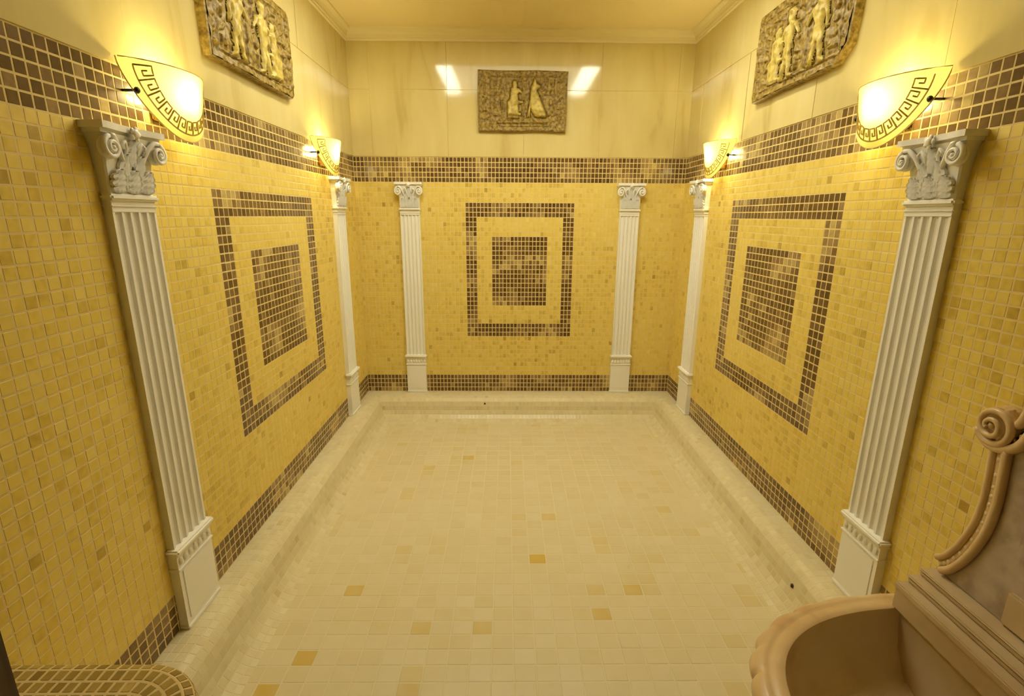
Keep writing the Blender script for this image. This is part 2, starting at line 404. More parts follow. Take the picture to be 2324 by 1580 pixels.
# ------------------------------------------------------------------ pilasters (local: x along the wall, -y into the room, z up)
def make_pilaster(ws, name):
    root = bpy.data.objects.new(name, None); root.empty_display_size = .05; link(root)
    W = .160*ws
    # plinth
    bm = bmesh.new(); a = W/2+.004*ws
    box(bm, -a, a, -.026, 0, 0, .262)
    box(bm, -a-.003*ws, a+.003*ws, -.030, 0, 0, .012, .002)
    pl = mesh_obj('plinth', bm_mesh('plinth', bm), M['white'], root)
    bm = bmesh.new(); box(bm, -a+.014*ws, a-.014*ws, -.0285, -.02, .03, .195, .0015)
    mesh_obj('plinth_panel', bm_mesh('plinth_panel', bm), M['white'], pl)
    bm = bmesh.new(); box(bm, -a-.010*ws, a+.010*ws, -.040, 0, .258, .274, .005); box(bm, -a-.005*ws, a+.005*ws, -.033, 0, .250, .259, .002)
    mesh_obj('plinth_cap', bm_mesh('plinth_cap', bm), M['white'], pl)
    bm = bmesh.new(); box(bm, -a-.004*ws, a+.004*ws, -.031, 0, .203, .209, .001)
    for k in range(7):
        x = (k-3)*.0235*ws
        ball(bm, (x, -.027, .229), .0085, ws, .7, 1.5, 8, 6)
    mesh_obj('plinth_frieze', bm_mesh('plinth_frieze', bm, False), M['white'], pl)
    # fluted shaft
    nf = 5; fw_ = .0225*ws; gp = (W-nf*fw_)/(nf+1); t = .022
    pts = [(-W/2, 0), (-W/2, -t)]
    x = -W/2
    for k in range(nf):
        x += gp
        for j in range(7):
            th = math.pi*j/6; pts.append((x+fw_/2-fw_/2*math.cos(th), -t+.0085*math.sin(th)))
        x += fw_
    pts += [(W/2, -t), (W/2, 0)]
    bm = bmesh.new(); prism(bm, pts, .270, 1.222)
    sh = mesh_obj('shaft', bm_mesh('shaft', bm), M['white'], root)
    bm = bmesh.new(); box(bm, -W/2-.001, W/2+.001, -t-.001, 0, 1.220, 1.252, .001); box(bm, -W/2-.004*ws, W/2+.004*ws, -t-.004, 0, 1.232, 1.238, .002)
    mesh_obj('necking', bm_mesh('necking', bm), M['white'], sh)
    # capital
    bm = bmesh.new(); rings = []
    for z, hw, d in ((1.262, .079, .024), (1.29, .080, .025), (1.33, .083, .028), (1.365, .088, .033), (1.395, .096, .040), (1.402, .098, .042)):
        rings.append([(-hw*ws, 0, z), (-hw*ws, -d+.004, z), (-hw*ws+.004*ws, -d, z), (hw*ws-.004*ws, -d, z), (hw*ws, -d+.004, z), (hw*ws, 0, z)])
    loft(bm, rings, True, True, True)
    cp = mesh_obj('capital', bm_mesh('capital', bm), M['white'], root)
    bm = bmesh.new(); box(bm, -.088*ws, .088*ws, -.034, 0, 1.248, 1.264, .005)
    mesh_obj('astragal', bm_mesh('astragal', bm), M['white'], cp)
    bm = bmesh.new(); hw = .110*ws
    for z0, z1, e, dd in ((1.400, 1.409, -.006, .052), (1.409, 1.4245, 0, .058)):
        pts = [(-hw-e*ws, 0), (-hw-e*ws, -dd-e), (-hw*.86, -dd-e)]+[(hw*q, -dd-e+.010*(1-(q/.8)**2)) for q in (-.7, -.45, -.2, .2, .45, .7)]+[(hw*.86, -dd-e), (hw+e*ws, -dd-e), (hw+e*ws, 0)]
        prism(bm, pts, z0, z1)
    mesh_obj('abacus', bm_mesh('abacus', bm), M['white'], cp)
    for s in (-1, 1):       # corner volutes
        bm = bmesh.new(); cx, cy, cz = s*.084*ws, -.051, 1.368
        pp, rr = [], []
        for j in range(34):
            f_ = j/33; th = math.pi*.55+f_*2*math.pi*1.7; r_ = .026*(1-f_)+.005*f_
            pp.append((cx-s*r_*math.cos(th)*ws, cy-.006*f_, cz+r_*math.sin(th))); rr.append(.0062*(1-.45*f_))
        sweep(bm, pp, rr, 7)
        ball(bm, (cx, cy-.005, cz), .0055)
        ball(bm, (cx, cy+.012, cz), .027, ws, .45, 1, 14, 8)
        mesh_obj('volute', bm_mesh('volute', bm, True), M['white'], cp)
        # stem rising from the leaves to the volute
        bm = bmesh.new()
        sweep(bm, [(s*.022*ws, -.030, 1.315), (s*.036*ws, -.038, 1.345), (s*.054*ws, -.044, 1.378), (s*.072*ws, -.050, 1.396), (s*.086*ws, -.053, 1.396)], [.004, .005, .0062, .0065, .0055], 7)
        sweep(bm, [(s*.018*ws, -.032, 1.345), (s*.020*ws, -.040, 1.372), (s*.030*ws, -.046, 1.388), (s*.040*ws, -.046, 1.380), (s*.036*ws, -.046, 1.370)], [.004, .005, .005, .0045, .003], 7)
        mesh_obj('scroll_stem', bm_mesh('scroll_stem', bm, True), M['white'], cp)
    def leaf(x0, z0, h, wd, d0, curl):
        bm = bmesh.new(); nu, nv = 8, 12; front, back = [], []
        for i in range(nv+1):
            f_ = i/nv; half = wd*(math.sin(math.pi*min(f_*.86+.14, 1))**.55)*(1+.36*abs(math.sin(f_*math.pi*4)))*(1-.12*f_)
            zz = z0+h*(f_ if f_ < .85 else .85+.15*math.sin((f_-.85)/.15*math.pi*.5)-(f_-.85)*.6)
            out = d0+.004*math.sin(f_*math.pi)+curl*f_**3
            ra, rb = [], []
            for j in range(nu+1):
                g = (j/nu)*2-1; ridge = .005*(1-abs(g))**.6+.0035*math.cos(g*math.pi*4)
                ra.append((x0+g*half*ws, -out-ridge, zz)); rb.append((x0+g*half*ws, -out+.005, zz))
            front.append(ra); back.append(rb)
        loft(bm, front, False); loft(bm, back, False)
        for i in range(nv):
            for e in (0, nu):
                bm.faces.new([bm.verts.new(p) for p in (front[i][e], front[i+1][e], back[i+1][e], back[i][e])])
        mesh_obj('acanthus_leaf', bm_mesh('acanthus_leaf', bm, True), M['white'], cp)
    for x in (-.052, 0, .052): leaf(x*ws, 1.266, .062, .021, .027, .013)
    for x in (-.028, .028): leaf(x*ws, 1.270, .098, .018, .026, .018)
    leaf(0, 1.33, .072, .015, .032, .016)
    bm = bmesh.new(); ball(bm, (0, -.056, 1.409), .012, ws, .6, 1)
    for j in range(5):
        th = 2*math.pi*j/5; ball(bm, (.012*ws*math.cos(th), -.055, 1.409+.012*math.sin(th)), .0065, ws, .6, 1, 8, 6)
    mesh_obj('rosette', bm_mesh('rosette', bm, True), M['white'], cp)
    return root
pz = R(90)
P_side = make_pilaster(1.0, 'pilaster'); P_back = make_pilaster(SQ, 'pilaster')
for o_, loc, rz, lab in (
    (P_side, (-XW, COLS['left'][0], 0), pz, 'tall white fluted pilaster on the left wall nearest the camera'),
    (None, (-XW, COLS['left'][1], 0), pz, 'white fluted pilaster on the left wall close to the far corner'),
    (None, (XW, COLS['right'][0], 0), -pz, 'tall white fluted pilaster on the right wall just beyond the marble basin'),
    (None, (XW, COLS['right'][1], 0), -pz, 'white fluted pilaster on the right wall close to the far corner'),
    (P_back, (COLS['back'][0], YD, 0), 0, 'white fluted pilaster on the back wall, left of its framed mosaic'),
    (None, (COLS['back'][1], YD, 0), 0, 'white fluted pilaster on the back wall, right of its framed mosaic')):
    if o_ is None: o_ = copy_tree(P_side if abs(loc[0]) > 1 else P_back)
    o_.location = loc; o_.rotation_euler = (0, 0, rz); tag(o_, lab, 'pilaster', 'white fluted pilasters around the walls')

# ------------------------------------------------------------------ wall sconces
SW, SH = .164, .180
def make_sconce():
    root = bpy.data.objects.new('wall_sconce', None); root.empty_display_size = .05; link(root)
    def bow(y, z):
        k = max(0, 1-(y/SW)**2); return .005+.095*k**.75*(.62+.38*max(z, 0)/SH)
    def surf(r, th, lift=0):
        y = SW*math.cos(th)*r; z = SH+SH*math.sin(th)*r
        return Vector((y, -bow(y, z)-lift, z))
    bm = bmesh.new(); nr, nt = 16, 40; f_, b_ = [], []
    for i in range(nr+1):
        r_ = max(i/nr, .001)
        f_.append([surf(r_, math.pi+math.pi*j/nt, .0025) for j in range(nt+1)])
        b_.append([surf(r_, math.pi+math.pi*j/nt, -.0025) for j in range(nt+1)])
    loft(bm, f_, False)
    bmesh.ops.remove_doubles(bm, verts=bm.verts[:], dist=1e-5)
    sh = mesh_obj('glass_shade', bm_mesh('glass_shade', bm, True), M['shade'], root)
    bm = bmesh.new()         # rounded glass lip around the edge
    lip = [Vector(q) for q in f_[-1]]+[surf(r_, 2*math.pi, .0025) for r_ in (.8, .6, .4, .2)]+[surf(r_, math.pi, .0025) for r_ in (.02, .2, .4, .6, .8, .99)]
    sweep(bm, lip, .0018, 6, up=Vector((0, 1, 0)))
    mesh_obj('glass_lip', bm_mesh('glass_lip', bm, True), M['lip'], sh)
    # Greek key along the rounded edge
    bm = bmesh.new()
    def ribbon(pts2, wd=.0042):
        v = []
        dense = []
        for (s0, t0), (s1, t1) in zip(pts2, pts2[1:]):
            for q in range(4): dense.append((s0+(s1-s0)*q/4, t0+(t1-t0)*q/4))
        dense.append(pts2[-1])
        P3 = [surf(1-t_/.19, s_, .0042) for s_, t_ in dense]
        for i, p in enumerate(P3):
            t_ = (P3[min(i+1, len(P3)-1)]-P3[max(i-1, 0)]).normalized(); n_ = Vector((0, -1, 0)); sd = t_.cross(n_).normalized()*wd/2
            v.append((p-sd, p+sd, p+sd+Vector((0, .002, 0)), p-sd+Vector((0, .002, 0))))
        loft(bm, [list(q) for q in v], True, True, True)
    nk = 13; d = (math.pi*.94)/nk
    for k in range(nk):
        s0 = math.pi*1.03+k*d; q = lambda a, b: (s0+a*d, .020+b*.036)
        ribbon([q(0, 0), q(0, 1), q(.74, 1), q(.74, .38), q(.38, .38), q(.38, .68)])
        ribbon([q(0, 0), q(1, 0)])
    mesh_obj('greek_key', bm_mesh('greek_key', bm), M['key'], sh)
    for s in (-1, 1):
        bm = bmesh.new(); th = math.pi*1.5+s*math.pi*.36; p = surf(.985, th)
        sweep(bm, [(p.x, 0, p.z), (p.x, p.y-.004, p.z)], .0035, 8, up=Vector((0, 0, 1)))
        ball(bm, (p.x, p.y-.008, p.z), .0085, 1, .8, 1)
        mesh_obj('knob', bm_mesh('knob', bm, True), M['black'], root)
    bm = bmesh.new(); box(bm, -.05, .05, -.010, 0, .05, .14, .003)
    mesh_obj('back_plate', bm_mesh('back_plate', bm), M['brass'], root)
    bm = bmesh.new(); sweep(bm, [(0, -.010, .085), (0, -.045, .085), (0, -.050, .10)], .012, 10, up=Vector((1, 0, 0)))
    mesh_obj('lamp_holder', bm_mesh('lamp_holder', bm, True), M['white'], root)
    bm = bmesh.new(); ball(bm, (0, -.05, .110), .010, 1, 1, 1.3, 14, 10)
    bu = mesh_obj('bulb', bm_mesh('bulb', bm, True), M['bulb'], root)
    ld = bpy.data.lights.new('sconce_light', 'POINT'); ld.energy = SCONCE_W; ld.color = SCONCE_COL; ld.shadow_soft_size = .026
    lo_ = link(bpy.data.objects.new('sconce_light', ld), root); lo_.location = (0, -.046, .122)
    return root
sc0 = make_sconce(); first = True
for x, y, lab in ((-XW, 1.585, 'lit amber glass sconce with Greek key edge, left wall, over the nearest pilaster'),
                  (-XW, 2.885, 'small lit amber glass sconce on the left wall by the far corner'),
                  (XW, 1.610, 'lit amber glass sconce with Greek key edge, right wall, over the pilaster beyond the basin'),
                  (XW, 2.885, 'small lit amber glass sconce on the right wall by the far corner')):
    o_ = sc0 if first else copy_tree(sc0); first = False
    o_.location = (x, y, 1.418); o_.rotation_euler = (0, 0, pz if x < 0 else -pz)
    tag(o_, lab, 'wall lamp', 'amber glass wall sconces')

# ------------------------------------------------------------------ relief plaques (local: x along wall, -y to room, z up from the lower edge)
def poly_piece(name, pts, ws, y0, y1, m_, parent, tp=1.0):
    bm = bmesh.new(); n = len(pts)
    cx = sum(p[0] for p in pts)/n; cz = sum(p[1] for p in pts)/n
    A = [bm.verts.new((p[0]*ws, -y0, p[1])) for p in pts]
    C = [bm.verts.new(((cx+(p[0]-cx)*tp)*ws, -y1, cz+(p[1]-cz)*tp)) for p in pts]
    for a, b in ((A, C),):
        for i in range(n): bm.faces.new((a[i], a[(i+1) % n], b[(i+1) % n], b[i]))
    f = bm.faces.new(C); bmesh.ops.triangulate(bm, faces=[f], ngon_method='EAR_CLIP')
    return mesh_obj(name, bm_mesh(name, bm), m_, parent)
def ell(cx, cz, rx, rz, n=12, a0=0, a1=360): return [(cx+rx*math.cos(R(a0+(a1-a0)*i/n)), cz+rz*math.sin(R(a0+(a1-a0)*i/n))) for i in range(n)]
def rect(x0, x1, z0, z1): return [(x0, z0), (x1, z0), (x1, z1), (x0, z1)]
ANIMAL = [(.035, .085), (.055, .088), (.062, .150), (.068, .118), (.098, .088), (.175, .082), (.185, .095), (.168, .125), (.140, .175), (.118, .215), (.104, .238), (.128, .252), (.132, .262), (.108, .276), (.100, .296), (.090, .300), (.082, .280), (.070, .262), (.062, .225), (.058, .18)]
STRIDER = [(-.052, .04), (-.022, .04), (-.018, .055), (-.006, .11), (.006, .055), (.012, .04), (.045, .04), (.042, .05), (.028, .056), (.022, .13), (.024, .175), (.036, .215), (.062, .185), (.070, .192), (.044, .238), (.022, .246), (.014, .252), (.022, .262), (.026, .285), (.010, .305), (-.012, .300), (-.020, .275), (-.016, .250), (-.036, .240), (-.048, .20), (-.052, .15), (-.040, .148), (-.034, .19), (-.026, .205), (-.030, .15), (-.034, .12), (-.040, .06)]
SEATED = [(-.06, .06), (.05, .06), (.052, .072), (.030, .076), (.026, .130), (.034, .140), (.070, .142), (.072, .150), (.028, .156), (.024, .20), (.040, .215), (.062, .205), (.064, .215), (.036, .236), (.018, .242), (.020, .262), (.012, .285), (-.008, .288), (-.018, .268), (-.014, .245), (-.032, .232), (-.036, .17), (-.060, .15)]
def shift(p, dx, dz=0, s=1, sz=None): return [(x*s+dx, z*(sz or abs(s))+dz) for x, z in p]
def poly_sdf(pts, X, Z):
    """signed distance (inside positive) from grid points to a polygon"""
    d2 = np.full(X.shape, 1e9); ins = np.zeros(X.shape, bool); n = len(pts)
    for i in range(n):
        (x0, z0), (x1, z1) = pts[i], pts[(i+1) % n]; ex, ez = x1-x0, z1-z0
        t = np.clip(((X-x0)*ex+(Z-z0)*ez)/max(ex*ex+ez*ez, 1e-12), 0, 1)
        d2 = np.minimum(d2, (X-x0-t*ex)**2+(Z-z0-t*ez)**2)
        if z0 != z1:
            c = ((z0 > Z) != (z1 > Z)) & (X < (x1-x0)*(Z-z0)/(z1-z0)+x0); ins ^= c
    d = np.sqrt(d2); return np.where(ins, d, -d)
def grid_mesh(name, X, Y, Z, keep, m_, parent):
    idx = -np.ones(X.shape, int); q = keep[:-1, :-1] & keep[1:, :-1] & keep[1:, 1:] & keep[:-1, 1:]
    used = np.zeros(X.shape, bool)
    for di, dj in ((0, 0), (1, 0), (0, 1), (1, 1)):
        used[di:di+q.shape[0], dj:dj+q.shape[1]] |= q
    idx[used] = np.arange(used.sum()); V = np.stack([X[used], Y[used], Z[used]], 1)
    I, J = np.nonzero(q); F = np.stack([idx[I, J], idx[I, J+1], idx[I+1, J+1], idx[I+1, J]], 1)
    return mesh_obj(name, pyd(name, V.tolist(), F.tolist(), True), m_, parent)
def plaque(name, ws, outline, pieces, highs, seed):
    rs = np.random.default_rng(seed)
    root = bpy.data.objects.new(name, None); root.empty_display_size = .05; link(root)
    bm = bmesh.new()
    def ring(s, y): return [((p[0]*s)*ws, -y, .175+(p[1]-.175)*s) for p in outline]
    loft(bm, [ring(1.0, 0), ring(1.0, .020), ring(.988, .027), ring(.965, .029), ring(.960, .016)], True, True, True)
    mesh_obj('slab', bm_mesh('slab', bm), M['bronze'], root)
    st = .0026; X, Z = np.meshgrid(np.arange(-.345, .3451, st), np.arange(.002, .3521, st))
    H = np.zeros(X.shape); nz = np.zeros(X.shape)
    for k in range(26):
        a = rs.uniform(0, 6.28); f = rs.uniform(40, 260); nz += np.sin((X*math.cos(a)+Z*math.sin(a))*f+rs.uniform(0, 6.28))/(1+f/60)
    nz *= .0016
    for pts, h in pieces:
        d = poly_sdf(pts, X, Z); H = np.maximum(H, h*1.5*np.clip(d/.004, 0, 1)**.6); H -= .0070*np.exp(-((d+.0035)/.0028)**2)*(d < 0)
    for pts, h in highs:
        d = poly_sdf(pts, X, Z); H -= .0100*np.exp(-((d+.004)/.0045)**2)*(d < .001); H = np.where(d > -.001, -.002, H)
    din = poly_sdf([(p[0]*.962, .175+(p[1]-.175)*.962) for p in outline], X, Z)
    edge = np.clip(1-din/.035, 0, 1)**2*.004
    for _ in range(5):      # chips and wandering cracks
        x0, z0 = rs.uniform(-.3, .3), rs.uniform(.03, .32); pts = [(x0, z0)]; a = rs.uniform(0, 6.28)
        for k in range(6):
            a += rs.normal(0, .5); pts.append((pts[-1][0]+.03*math.cos(a), pts[-1][1]+.03*math.sin(a)))
        for (xa, za), (xb, zb) in zip(pts, pts[1:]):
            ex, ez = xb-xa, zb-za; t = np.clip(((X-xa)*ex+(Z-za)*ez)/(ex*ex+ez*ez), 0, 1); H -= .0035*np.exp(-((X-xa-t*ex)**2+(Z-za-t*ez)**2)/.003**2)
    base = .0265
    grid_mesh('carved_face', X*ws, -(base+H+nz+edge), Z, din > -.001, M['bronze'], root)
    for pts, h in highs:
        d = poly_sdf(pts, X, Z); hh = -.003+h*1.25*np.clip((d+.0015)/.011, 0, 1)**.55
        grid_mesh('carved_figure', X*ws, -(base+hh+nz), Z, d > -.002, M['bronze_hi'], root)
    return root
def glyphs(rnd, x0, x1, z0, z1, nx, nz):
    out = []
    for i in range(nx):
        for j in range(nz):
            cx = x0+(i+.5)*(x1-x0)/nx; cz = z0+(j+.5)*(z1-z0)/nz; sx, sz = (x1-x0)/nx*.40, (z1-z0)/nz*.40; k = rnd.randrange(6)
            if k == 0: out.append((ell(cx, cz, sx*.8, sz*.8, 10), .006))
            elif k == 1: out.append((rect(cx-sx*.25, cx+sx*.25, cz-sz, cz+sz), .006))
            elif k == 2: out.append(([(cx-sx, cz-sz*.5), (cx+sx, cz-sz*.5), (cx+sx*.4, cz+sz*.2), (cx, cz+sz), (cx-sx*.5, cz+sz*.2)], .006))
            elif k == 3: out.append((rect(cx-sx, cx+sx, cz-sz*.3, cz+sz*.3), .006))
            elif k == 4: out.append(([(cx-sx, cz-sz), (cx+sx*.2, cz-sz*.6), (cx+sx, cz+sz), (cx+sx*.2, cz+sz*.5), (cx-sx*.2, cz+sz*.2)], .006))
            else: out += [(rect(cx-sx*.9, cx-sx*.4, cz-sz, cz+sz), .006), (rect(cx+sx*.1, cx+sx*.6, cz-sz*.8, cz+sz*.6), .006)]
    return out
rnd = random.Random(3)
out_b = [(-.348, .004), (-.10, 0), (.12, .003), (.338, -.004), (.346, .12), (.344, .25), (.350, .346), (.10, .352), (-.12, .350), (-.346, .356), (-.350, .2)]
pc = [(rect(-.255, -.247, .06, .30), .006), (rect(.238, .246, .09, .30), .006), (rect(-.008, .002, .06, .325), .008), (rect(-.20, .20, .048, .058), .006), (rect(-.16, .20, .030, .036), .005),
      (rect(-.26, .26, .312, .320), .006), (rect(-.115, -.03, .075, .125), .008), (rect(-.115, -.085, .125, .165), .008), (rect(-.10, -.02, .225, .232), .006)]
pc += glyphs(rnd, -.235, -.150, .20, .30, 2, 2)+glyphs(rnd, .130, .235, .215, .305, 3, 2)+glyphs(rnd, .195, .238, .08, .20, 1, 2)+glyphs(rnd, -.325, -.262, .05, .31, 1, 5)+glyphs(rnd, .255, .32, .06, .31, 1, 5)+glyphs(rnd, -.235, -.14, .07, .18, 2, 2)
hb = [(ANIMAL, .014), (shift(SEATED, -.062, .045, .9, .85), .011)]
pb = plaque('relief_plaque', SQ, out_b, pc, hb, 1)
pb.location = (-.267+.279, YD, 1.730); pb.rotation_euler = (0, R(-.3), 0)
tag(pb, 'gold-brown carved relief plaque with a seated animal, centred on the back wall', 'wall plaque', 'carved relief plaques on the upper walls')
out_l = [(-.345, .0), (-.10, .003), (.12, 0), (.320, .004), (.340, .018), (.346, .15), (.348, .335), (.325, .352), (.10, .350), (-.12, .353), (-.335, .350), (-.348, .2)]
def figs(rnd, mirror):
    s = -1 if mirror else 1
    p = [(rect(-.285, -.279, .045, .31), .005), (rect(.279, .285, .045, .31), .005), (rect(-.28, .28, .034, .042), .006), (rect(-.28, .28, .315, .321), .005)]
    p += [(rect(s*.095-.003, s*.095+.003, .045, .30), .008), (rect(s*-.075-.003, s*-.075+.003, .045, .27), .008)]
    g = glyphs(rnd, .215, .275, .05, .31, 1, 6)+glyphs(rnd, .12, .205, .22, .31, 2, 2)+glyphs(rnd, -.275, -.215, .05, .31, 1, 6)+glyphs(rnd, -.035, .02, .05, .31, 1, 5)
    g += glyphs(rnd, -.325, -.29, .03, .32, 1, 7)+glyphs(rnd, .29, .325, .03, .32, 1, 7)
    h = [(shift(STRIDER, -.14, 0, 1.15, 1.0), .012), (shift(STRIDER, .06, 0, -1.1, .98)[::-1], .012), (shift(SEATED, .155, -.01, -1.0, .92)[::-1], .011)]
    if mirror: h = [([(-x, z) for x, z in q][::-1], a) for q, a in h]; g = [([(-x, z) for x, z in q][::-1], a) for q, a in g]
    return p+g, h
a_, b_ = figs(random.Random(11), False)
pl_ = plaque('relief_plaque', 1.0, out_l, a_, b_, 2)
pl_.location = (-XW, 2.182, 1.713); pl_.rotation_euler = (0, 0, pz)
tag(pl_, 'gold-brown carved relief plaque high on the left wall, its near edge lit amber', 'wall plaque', 'carved relief plaques on the upper walls')
out_r = [(-.345, .0), (-.10, .003), (.12, 0), (.272, .004), (.335, .058), (.346, .15), (.348, .352), (.10, .350), (-.12, .353), (-.330, .352), (-.348, .335), (-.352, .02)]
a_, b_ = figs(random.Random(29), True)
pr_ = plaque('relief_plaque', 1.0, out_r, a_, b_, 3)
pr_.location = (XW, 2.212, 1.722); pr_.rotation_euler = (0, 0, -pz)
tag(pr_, 'gold-brown carved relief plaque high on the right wall with a broken-off lower corner', 'wall plaque', 'carved relief plaques on the upper walls')

# ------------------------------------------------------------------ tiled bench in the near left corner
BZ, BC, BR, BY = .370, (-.780, .672), .152, .824
be = empty('tiled_bench', (0, 0, 0)); be.location = (-.85, .55, ZF)
tag(be, 'raised olive-brown mosaic bench with rounded corner, cut off in the lower left', 'bench')
def bpath(o, n_per):
    """points along the outline, o inside it: wall -> corner -> door wall"""
    return None
def bench_rows():
    T = Tiles()
    prof = [(.0, ZF), (.0, ZF+.031)]
    z = ZF+.031
    while z < BZ-.04: z += .031; prof.append((0, min(z, BZ-.02)))
    prof += [(.004, BZ-.006), (.022, BZ)]
    o = .022
    while o < .42: o += .0255; prof.append((o, BZ))
    for r in range(len(prof)-1):
        (o0, z0), (o1, z1) = prof[r], prof[r+1]; om, zm = (o0+o1)/2, (z0+z1)/2
        h_ = math.hypot(o1-o0, z1-z0)
        rad = BR-om; L1 = BC[0]+XW; L2 = max(rad, 0)*math.pi/2; L3 = BC[1]-YF
        tot = L1+L2+L3; n = max(1, round(tot/.0215)); st = tot/n
        for k in range(n):
            s = (k+.5)*st
            if s < L1: x, y = -XW+s, BC[1]+rad; nx, ny = 0, 1
            elif s < L1+L2: th = math.pi/2-(s-L1)/max(rad, 1e-4); nx, ny = math.cos(th), math.sin(th); x, y = BC[0]+rad*nx, BC[1]+rad*ny
            else: x, y = BC[0]+rad, BC[1]-(s-L1-L2); nx, ny = 1, 0
            if x < -XW+.008 or y < YF+.008: continue
            if rad < 0 and (BC[1]+rad < y-.001 and x > BC[0]+rad+.001): continue
            up_ = Vector((-nx*(o1-o0), -ny*(o1-o0), z1-z0)).normalized(); A = Vector((-ny, nx, 0))
            c = Vector((x, y, zm))-be.location
            if A.cross(up_).dot(Vector((nx, ny, .5))) < 0: A = -A
            T.add(c, A, up_, st-.004, h_-.004, .5+.22*random.gauss(0, 1)+.2*vnoise(k*.15, r*.3, 21))
    return T
bm = bmesh.new(); rings = []
for o, z in ((.0007, ZF), (.0007, BZ-.0205), (.005, BZ-.0068), (.0222, BZ-.0007)):
    rr = BR-o; ring = [(-XW, BC[1]+rr, z)]+[(BC[0]+rr*math.cos(math.pi/2-i*math.pi/24), BC[1]+rr*math.sin(math.pi/2-i*math.pi/24), z) for i in range(13)]+[(BC[0]+rr, YF, z), (-XW, YF, z)]
    rings.append([(a-be.location.x, b-be.location.y, c-be.location.z) for a, b, c in ring])
loft(bm, rings, True, True, True)
mesh_obj('bench_body', bm_mesh('bench_body', bm), M['bench_grout'], be)
_T = bench_rows()
_rows = [(tuple(Vector(r[0])+be.location),)+r[1:] for r in _T.rows]
_T.rows = _rows
h = bpy.data.objects.new('tmp', None)
# score in world space, then store relative to the bench
def build_bench():
    before = set(bpy.data.objects)
    build_tiles(_T, be, M['bench_tile'], 'bench_tile', 'bench_mosaic', d=.003)
    for o in set(bpy.data.objects)-before: o.location = o.location-be.location
bpy.data.objects.remove(h); build_bench()

# ------------------------------------------------------------------ marble wash basin
BA, BB, BN, BYC = .612, .420, 2.45, .80
RZ = .193
ba = empty('marble_basin', (XW, BYC, ZF))
tag(ba, 'rose-beige carved marble wash basin with scalloped rim, lower right', 'basin')
def se(off, th, lobes=0, n=BN):
    a, b = max(BA-off*1.1*SQ if False else BA-off, .02), max(BB-off, .02)
    c, s = math.cos(th), math.sin(th)
    u = a*abs(c)**(2/n); v = b*abs(s)**(2/n)*(1 if s >= 0 else -1)
    return u, v
NT = 160
def bring(off, z, lob=0):
    r_ = []; z = z+.009*(z > .05)
    for i in range(NT+1):
        th = -math.pi/2+math.pi*i/NT
        k = abs(math.sin(i/NT*math.pi*15)); o = off+lob*(1-k**.45)
        u, v = se(o, th); r_.append((-u, v, z-ZF))
    return r_
bm = bmesh.new()
OUT = [(.25, ZF, 0), (.24, ZF+.05, 0), (.19, ZF+.09, 0), (.11, ZF+.15, .004), (.05, .06, .010), (.018, .115, .014), (.003, .150, .016), (0, .166, .015), (.006, .180, .011), (.018, .189, .006), (.034, .1925, 0), (.040, .1895, 0), (.044, .193, 0), (.066, .193, 0), (.072, .190, 0)]
loft(bm, [bring(*q) for q in OUT], False)
mesh_obj('scalloped_rim', bm_mesh('scalloped_rim', bm, True), M['rose'], ba)
bm = bmesh.new()
INN = [(.072, .190), (.077, .178), (.082, .14), (.095, .08), (.13, .03), (.20, .005), (.30, 0), (.385, -.002)]
loft(bm, [bring(o, z) for o, z in INN], False)
mesh_obj('bowl', bm_mesh('bowl', bm, True), M['rose_lightened'], ba)
bm = bmesh.new()
for a, z0, z1 in ((.098, ZF, .225), (.117, .204, .268), (.121, .262, .281), (.090, .281, .295), (.093, .294, .302), (.062, .302, .316), (.066, .315, .322)):
    box(bm, -a, 0, -.352, .352, z0-ZF, z1-ZF, .003)
mesh_obj('back_ledge', bm_mesh('back_ledge', bm), M['rose_pale'], ba)

# carved backplate above the basin (mirrored about the basin's middle)
bp = empty('carved_backplate', (XW, BYC, .322))
tag(bp, 'carved rose marble backplate with scroll volutes on the wall above the basin', 'backplate')
def cat(pts, n=8):
    P_ = [Vector((*p, 0)) if len(p) == 2 else Vector(p) for p in pts]; o = []
    for i in range(len(P_)-1):
        a, b, c, d_ = P_[max(i-1, 0)], P_[i], P_[i+1], P_[min(i+2, len(P_)-1)]
        for k in range(n):
            t = k/n; o.append(.5*((2*b)+(c-a)*t+(2*a-5*b+4*c-d_)*t*t+(3*b-a-3*c+d_)*t**3))
    o.append(P_[-1]); return [(p.x, p.y) for p in o]
ARM = cat([(.338, .027), (.318, .045), (.288, .098), (.264, .170), (.255, .240), (.256, .300), (.262, .385)])
TOP = cat([(.275, .390), (.245, .400), (.215, .425), (.195, .47), (.175, .55), (.125, .64), (.06, .70), (0, .72)])
bm = bmesh.new(); out = [(-y, z) for y, z in ARM[::-1]][::-1]
right = [(.352, .0015), (.338, .02)]+[(y, z) for y, z in ARM]+[(y, z) for y, z in TOP]
outline = [(0-.0, 0)]+right
full = right+[(-y, z) for y, z in right[::-1]][1:]
A = [bm.verts.new((-.002, y, z)) for y, z in full]; B = [bm.verts.new((-.024, y*.985, z)) for y, z in full]
bm.faces.new(A); f = bm.faces.new(B)
for i in range(len(full)): bm.faces.new((A[i], A[(i+1) % len(full)], B[(i+1) % len(full)], B[i]))
bmesh.ops.triangulate(bm, faces=[q for q in bm.faces if len(q.verts) > 4])
mesh_obj('panel', bm_mesh('panel', bm), M['grey_marble'], bp)
bm = bmesh.new(); box(bm, -.034, -.01, -.16, .16, .003, .085, .004)
mesh_obj('lower_panel', bm_mesh('lower_panel', bm), M['rose_pale'], bp)
VC = (.279, .434)
